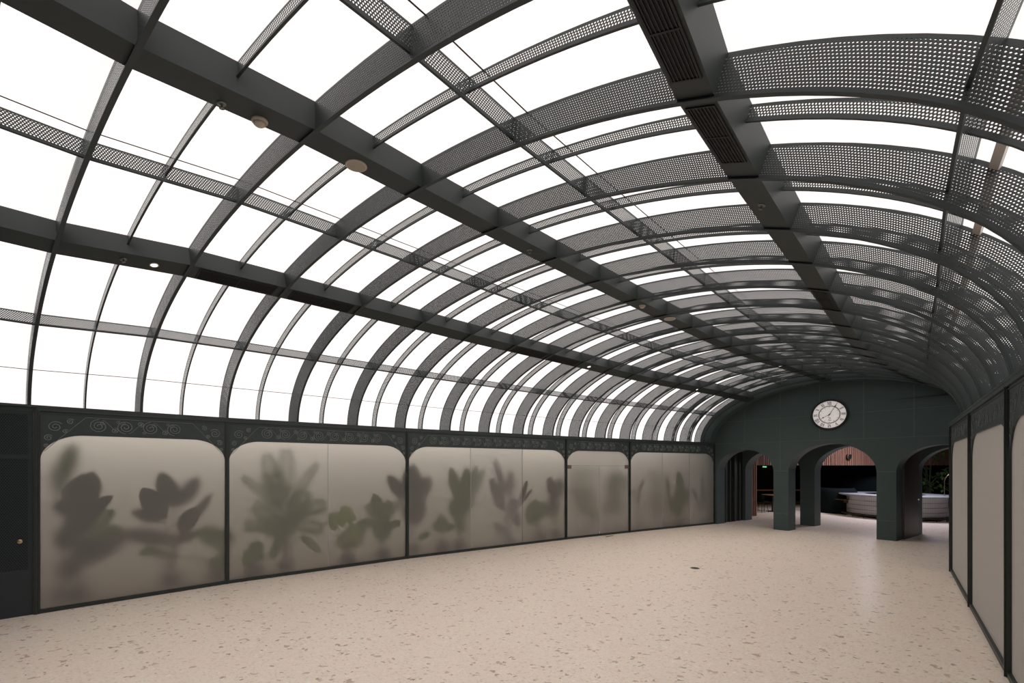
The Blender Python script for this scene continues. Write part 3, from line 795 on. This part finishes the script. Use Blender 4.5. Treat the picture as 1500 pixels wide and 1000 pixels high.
bed_plant('leafy_plant', 'plant', 'short green plant low behind the left pane of the third bay', (648,.32), 'leaf_mid',
    [c2(*q) for q in (('r',195,600,190,520,90,.10),('p',200,590,245,570,34,.03),('p',190,590,150,560,44,.14),('p',135,600,85,630,34,.07))])
bed_plant('paddle_plant', 'plant', 'dark paddle-leaved plant behind the paler middle pane', (744,.40), 'leaf_dark',
    [c2(*q) for q in (('p',480,440,430,262,42,.22),('p',470,500,412,350,58,.10),('p',495,440,505,315,50,.30),('p',545,460,582,362,26,.012),('p',550,470,600,405,17,.012),('p',470,480,425,440,60,.16),
                      ('p',520,500,540,580,44,.10),('p',500,520,520,440,70,.24),('p',480,600,420,560,50,.30))])
bed_plant('leafy_plant', 'plant', 'round green plant behind the right pane of the third bay', (790,.40), 'leaf_mid',
    [c2(*q) for q in (('p',610,560,610,450,110,.15),('p',620,540,660,460,70,.20),('p',600,560,580,500,60,.18))])
bed_plant('paddle_plant', 'plant', 'dark plant standing left of the glass doors', (812,.45), 'leaf_dark',
    [c2(*q) for q in (('p',690,440,680,345,52,.14),('p',700,460,735,350,60,.26),('p',690,540,700,420,70,.30))])
bed_plant('areca_palm', 'palm', 'blurred grey-green palm behind the left leaf of the glass doors', (852,.85), 'leaf_mid',
    [c2(*q) for q in (('f',830,450,800,310,110,.45),('f',840,450,870,310,110,.45),('p',835,520,830,380,130,.55),('p',870,560,885,480,60,.35),('f',830,470,780,400,80,.5))])
bed_plant('leafy_plant', 'plant', 'blurred broad plant behind the right leaf of the glass doors', (900,.75), 'leaf_mid',
    [c2(*q) for q in (('p',975,440,975,315,120,.40),('p',970,520,960,420,130,.45),('p',985,420,1020,340,70,.45))])
bed_plant('paddle_plant', 'plant', 'thin dark plant behind the first pane of the bay by the clock wall', (938,.35), 'leaf_dark',
    [c2(*q) for q in (('p',1080,430,1106,358,20,.06),('p',1075,470,1095,425,20,.06),('p',1065,450,1055,395,30,.25))])
bed_plant('areca_palm', 'palm', 'blurred palm left of the seam in the bay by the clock wall', (962,.70), 'leaf_mid',
    [c2(*q) for q in (('f',1160,460,1150,320,90,.42),('p',1160,520,1160,400,100,.5),('f',1160,450,1185,340,70,.42))])
bed_plant('leafy_plant', 'plant', 'green broad-leaved plant behind the middle pane of the bay by the clock wall', (994,.40), 'leaf_mid',
    [c2(*q) for q in (('p',1270,430,1268,322,56,.12),('p',1265,520,1265,400,110,.22),('p',1220,450,1214,345,26,.12),('p',1285,480,1305,400,50,.2),('p',1240,510,1225,440,50,.2))])
bed_plant('paddle_plant', 'plant', 'dark paddle-leaved plant behind the last pane before the clock wall', (1027,.36), 'leaf_dark',
    [c2(*q) for q in (('p',1372,430,1376,340,30,.06),('p',1385,450,1405,360,34,.12),('p',1350,460,1328,390,22,.05),('p',1370,510,1370,420,80,.24),('p',1395,480,1425,400,40,.2))])

# ------------------------------------------------------------------ vestibule and bar room
def quadwall(name, a, b, z0, z1, mat, th=.1):
    a, b = Vector(a), Vector(b); d = (b-a).normalized(); n = Vector((d.y,-d.x))*th
    return struct(MB().prism([V2(a,z0),V2(b,z0),V2(b-n,z0),V2(a-n,z0)], (0,0,z1-z0)).build(name, M[mat]))
v0, v1 = ew(-.02,.47), ew(-.02,1.83)
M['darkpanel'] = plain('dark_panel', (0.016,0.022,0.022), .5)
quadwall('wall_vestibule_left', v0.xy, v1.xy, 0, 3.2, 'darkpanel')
mb = MB()
for k in (.62, .92, 1.22, 1.55):
    p = ew(-.02,k); mb.prism([V2(p.xy),V2(p.xy+EWD*.05),V2(p.xy+EWD*.05+EWE*.05),V2(p.xy+EWE*.05)], (0,0,2.9))
struct(mb.build('trim_5', M['rail']))
c_ = [ew(-.6,.3,3.1),ew(8.5,.3,3.1),ew(8.5,2.1,3.1),ew(-.6,2.1,3.1)]
struct(MB().quad(c_).build('ceiling_vestibule', M['wall']))
# bronze door leaf between the right-hand piers
a, b = ew(4.70,.50), ew(4.70,1.80); Xb = (b-a).normalized(); Nb = Vector((EWE.x,EWE.y,0))
bd = thing('bronze_door', 'tall dark bronze door standing between the right-hand piers', 'door', a)
MB().prism([a+Nb*.0, b+Nb*.0, b-Nb*.05, a-Nb*.05], (0,0,2.62)).build('leaf', M['bronze'], bd)
MB().lathe([(.03,0),(.03,.02),(.0005,.03)], b-Xb*.08+Nb*.0+Vector((0,0,1.05)), 16, Xb, Vector((0,0,1)), Nb).build('lock', M['chrome'], bd)
# bar room shell
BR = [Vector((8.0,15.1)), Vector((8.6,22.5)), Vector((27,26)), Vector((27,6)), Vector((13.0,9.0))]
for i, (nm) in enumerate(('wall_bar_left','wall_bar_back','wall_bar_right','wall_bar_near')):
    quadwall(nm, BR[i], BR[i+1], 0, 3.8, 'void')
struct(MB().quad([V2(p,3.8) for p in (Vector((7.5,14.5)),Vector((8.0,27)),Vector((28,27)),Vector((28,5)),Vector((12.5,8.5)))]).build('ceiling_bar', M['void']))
# slatted timber: a column at the left and a header across the opening
sx = Vector((.97,.243,0)).normalized(); sn = Vector((.243,-.97,0)).normalized(); s0 = Vector((9.70,16.85,0))
def slat_screen(name, label, x0, x1, z0, z1, step=.105):
    o = thing(name, label, 'timber cladding', s0+sx*x0+Vector((0,0,z0)))
    MB().prism([s0+sx*x0+Vector((0,0,z0)), s0+sx*x1+Vector((0,0,z0)), s0+sx*x1-sn*.06+Vector((0,0,z0)), s0+sx*x0-sn*.06+Vector((0,0,z0))], (0,0,z1-z0)).build('backing_board', M['wood'], o)
    x = x0; mb = MB()
    while x < x1-.02:
        w = random.choice((.045,.06,.075)); p = s0+sx*x+Vector((0,0,z0))
        mb.prism([p, p+sx*w, p+sx*w+sn*.045, p+sn*.045], (0,0,z1-z0)); x += w+.045
    mb.build('slats', M['slat'], o)
slat_screen('timber_column', 'narrow column of vertical timber slats beside the dark alcove behind the left arch', -.05, .22, 0, 3.76)
slat_screen('timber_header', 'wide header of vertical timber slats over the bar room alcove', .225, 13.5, 2.05, 3.76)
sp = s0+sx*4.95+sn*.10+Vector((0,0,2.42))
so = thing('wall_speaker', 'small round dark speaker on the timber header seen through the middle arch', 'speaker', sp)
MB().lathe([(.11,-.05),(.12,.02),(.10,.04),(.0005,.02)], sp, 24, sx, Vector((0,0,1)), sn).build('housing', M['black'], so)
MB().lathe([(.118,.02),(.128,.03),(.112,.043)], sp, 24, sx, Vector((0,0,1)), sn).build('ring', M['wood'], so)
# round bar counter
bc = Vector((15.28,16.65,0))
br = thing('bar_counter', 'round white tiled bar counter with a grey stone top', 'bar counter', bc)
prof = []
zz = .13
for k in range(4):
    z1 = zz+.175; prof += [(1.50,zz),(1.50,z1-.012),(1.485,z1-.010),(1.485,z1)]; zz = z1+.001
MB().lathe(prof, bc, 128, uvs=1.5, smooth=False).build('tiled_body', [M['tile']], br)
for q in (1,2,3):
    MB().tube([bc+Vector((1.496*math.cos(2*PI*k/96),1.496*math.sin(2*PI*k/96),.126+.176*q)) for k in range(96)], .005, 6, closed=True).build('joint_band', M['black'], br)
MB().lathe([(.9,.84),(1.74,.84),(1.76,.855),(1.76,.885),(1.745,.90),(.9,.90)], bc, 96).build('stone_top', M['stone'], br)
MB().lathe([(1.30,0),(1.38,0),(1.38,.13),(1.30,.13)], bc, 64).build('plinth', M['black'], br)
MB().tube([bc+Vector((1.66*math.cos(2*PI*k/72),1.66*math.sin(2*PI*k/72),.10)) for k in range(72)], .022, 8, closed=True).build('foot_rail', M['bronze'], br)
mb = MB()
for k in range(24):
    a = 2*PI*k/24; d = Vector((math.cos(a),math.sin(a),0)); mb.tube([bc+d*1.66+Vector((0,0,.10)), bc+d*1.66, ], .015, 6); mb.tube([bc+d*1.40+Vector((0,0,.10)), bc+d*1.66+Vector((0,0,.10))], .012, 6)
mb.build('rail_bracket', M['bronze'], br)
for q, (a, h) in enumerate(((3.72,.34),(3.92,.32))):
    p = bc+Vector((1.45*math.cos(a),1.45*math.sin(a),.90))
    o = thing('beer_tap', ('left' if q == 0 else 'right')+'-hand slim tap post standing on the round bar', 'tap', p, 'tap posts on the bar')
    MB().lathe([(.04,0),(.04,.015),(.018,.02),(.018,h),(.0005,h)], p, 16).build('column', M['chrome2'], o)
    MB().tube([p+Vector((0,0,h-.04)), p+Vector((-.09,-.08,h-.04)), p+Vector((-.10,-.09,h-.10))], .010, 8).build('spout', M['chrome2'], o)
bx = bc+Vector((1.62*math.cos(2.75),1.62*math.sin(2.75),0))
o = thing('drinks_shelf', 'small copper shelf below the left edge of the bar top', 'shelf', bx+Vector((0,0,.62)))
MB().box(bx+Vector((-.10,-.02,.635)), .42, .30, .03).build('plate', M['copper'], o)
MB().box(bx+Vector((.06,0,.56)), .04, .2, .12).build('bracket', M['bronze'], o)
# cushioned booths in the alcove
def booth(p, r, h, label, rot):
    o = thing('booth_seat', label, 'booth', p, 'dark booths in the bar room')
    MB().lathe([(r,0),(r,h*.55),(r*.93,h*.85),(r*.80,h),(r*.72,h*.97),(r*.70,h*.45),(r*.70,0)], p, 30, a0=rot, a1=rot+PI*1.15).build('backrest', M['darkgreen'], o)
    MB().lathe([(r*.70,.0),(r*.70,.42),(r*.66,.46),(r*.32,.46),(r*.28,.42),(r*.28,0)], p, 30, a0=rot, a1=rot+PI*1.15).build('seat', M['darkgreen'], o)
booth(Vector((14.15,18.1,0)), .72, 1.08, 'rounded dark booth left of the bar counter', 2.4)
booth(Vector((17.6,20.0,0)), 1.5, 1.55, 'tall dark booth rising behind the bar counter', 2.6)
# table and stool in the left alcove
tp = Vector((11.60,18.55,0)); o = thing('pedestal_table', 'dark pedestal table in the alcove behind the left arch', 'table', tp)
MB().lathe([(.0005,.72),(.42,.72),(.43,.735),(.42,.75),(.0005,.75)], tp, 36).build('tabletop', M['wood'], o)
MB().lathe([(.035,.02),(.035,.72)], tp, 16).build('column', M['black'], o)
MB().lathe([(.0005,0),(.24,0),(.24,.015),(.05,.03)], tp, 30).build('base', M['black'], o)
cp_ = Vector((11.0,18.25,0)); o = thing('cafe_chair', 'dark cafe chair with thin legs left of the pedestal table', 'chair', cp_)
MB().lathe([(.0005,.44),(.20,.44),(.21,.46),(.20,.48),(.0005,.48)], cp_, 24).build('seat', M['darkgreen'], o)
MB().lathe([(.20,.48),(.225,.72),(.21,.72),(.185,.48)], cp_, 20, a0=2.0, a1=4.4).build('backrest', M['darkgreen'], o)
for k in range(4):
    a = PI/4+k*PI/2; MB().tube([cp_+Vector((.14*math.cos(a),.14*math.sin(a),.44)), cp_+Vector((.21*math.cos(a),.21*math.sin(a),0))], .011, 6).build('leg', M['black'], o)
# bench ledge lines at the back, lit sign, hoop and hanging greenery
o = MB().box((13.0,21.3,.80), 6.5, .5, .06).build('wall_bench', M['wood']); 
tag(o, 'long dark bench shelf along the back of the alcove', 'bench')
o['category'] = 'bench'
sg = thing('exit_sign', 'small green lit sign hanging in the dark alcove behind the left arch', 'sign', (10.9,18.0,2.0))
MB().box((10.9,18.0,1.985), .26, .04, .10, sx, sn).build('housing', M['black'], sg)
MB().box(Vector((10.9,18.0,1.985))+sn*.021, .20, .004, .055, sx, sn).build('lit_face', M['sign'], sg)
hp = Vector((16.15,15.55,.90)); hd = Vector((.72,-.69,0))
ho = thing('hoop_stand', 'thin metal hoop standing on the right side of the bar top', 'hoop', hp)
MB().tube([hp+hd*(.55-.55*math.cos(PI*k/28))+Vector((0,0,.50+.50*math.sin(PI*k/28))) if True else 0 for k in range(29)], .014, 8).build('ring', M['brass'], ho)
MB().tube([hp, hp+Vector((0,0,.50))], .014, 8).build('upright', M['brass'], ho)
MB().tube([hp+hd*1.1, hp+hd*1.1+Vector((0,0,.50))], .014, 8).build('upright', M['brass'], ho)
gp = Vector((19.0,19.0,0)); gr = thing('trailing_plant', 'tall trailing plant in the shadow behind the right arch', 'plant', gp)
rnd = random.Random(2); lf = MB(); st = MB()
for k in range(26):
    a = rnd.uniform(0,2*PI); z = rnd.uniform(1.2,3.0); st.tube([gp+Vector((0,0,.3)), gp+Vector((.1*math.cos(a),.1*math.sin(a),z*.7)), gp+Vector((.5*math.cos(a),.5*math.sin(a),z))], .008, 4)
    for q in range(9):
        a2 = rnd.uniform(0,2*PI); p = gp+Vector((.5*math.cos(a),.5*math.sin(a),z))+Vector((rnd.uniform(-.2,.2),rnd.uniform(-.2,.2),rnd.uniform(-.5,.2)))
        leaf(lf, p, (math.cos(a2),math.sin(a2),-.3), (0,0,1), .26, .09)
st.build('stem', M['stem'], gr); lf.build('foliage', M['leaf_mid'], gr)
MB().lathe([(.0005,0),(.25,0),(.30,.4),(.27,.4),(.0005,.36)], gp, 24).build('pot', M['pot'], gr)

# ------------------------------------------------------------------ floor fittings
fo = Vector((3.60,8.19,0)); o = thing('floor_outlet', 'small round dark floor outlet in the middle of the terrazzo', 'floor outlet', fo)
MB().lathe([(.085,.0),(.085,.004),(.07,.006)], fo, 28).build('rim', M['chrome2'], o)
MB().lathe([(.07,.006),(.0005,.006)], fo, 28).build('cover', M['black'], o)
ps = wl(883); o = thing('floor_spring', 'small dark floor spring plate in front of the glass doors', 'floor plate', V2(ps+Vector((.15,-.18))))
MB().box(V2(ps+Vector((.15,-.18)),.004), .34, .05, .008, Xd, Nd).build('plate', M['chrome2'], o)

# ------------------------------------------------------------------ light, world, camera
def lamp(name, kind, loc, energy, size, col=(1,1,1), rot=(0,0,0)):
    ld = bpy.data.lights.new(name, kind); ld.energy = energy; ld.color = col
    if kind == 'AREA': ld.shape = 'DISK'; ld.size = size
    else: ld.shadow_soft_size = size
    o = bpy.data.objects.new(name, ld); C.objects.link(o); o.location = loc; o.rotation_euler = rot; return o
lamp('bar_fill_light', 'AREA', (14.6,15.9,3.6), 170, 1.6, (.86,.84,1.0))  # unseen area light added to brighten the bar and its floor
lamp('alcove_light', 'AREA', (11.4,18.0,3.3), 22, .5, (1,.82,.62))
lamp('header_light', 'AREA', (12.4,14.6,3.7), 20, .8, (1,.86,.72))
w = bpy.data.worlds.new('daylight'); sc.world = w; w.use_nodes = True
bg = w.node_tree.nodes['Background']; bg.inputs[0].default_value = (1.0,.965,.925,1); bg.inputs[1].default_value = 1.9

cam = bpy.data.cameras.new('camera'); cam.lens = 610/1500*36; cam.sensor_width = 36; cam.sensor_fit = 'HORIZONTAL'
cam.shift_y = (683-500)/1500; cam.clip_start = .05
co = bpy.data.objects.new('camera', cam); C.objects.link(co); co.location = (0,0,2.0); co.rotation_euler = (PI/2,0,0); sc.camera = co
vs = sc.view_settings; vs.view_transform = 'Standard'; vs.look = 'None'; vs.exposure = 0.0; vs.gamma = 1.0; vs.use_curve_mapping = False
cy = sc.cycles; cy.transparent_max_bounces = 48; cy.max_bounces = 10; cy.diffuse_bounces = 5; cy.transmission_bounces = 10; cy.glossy_bounces = 4
cy.use_denoising = True; cy.caustics_refractive = True
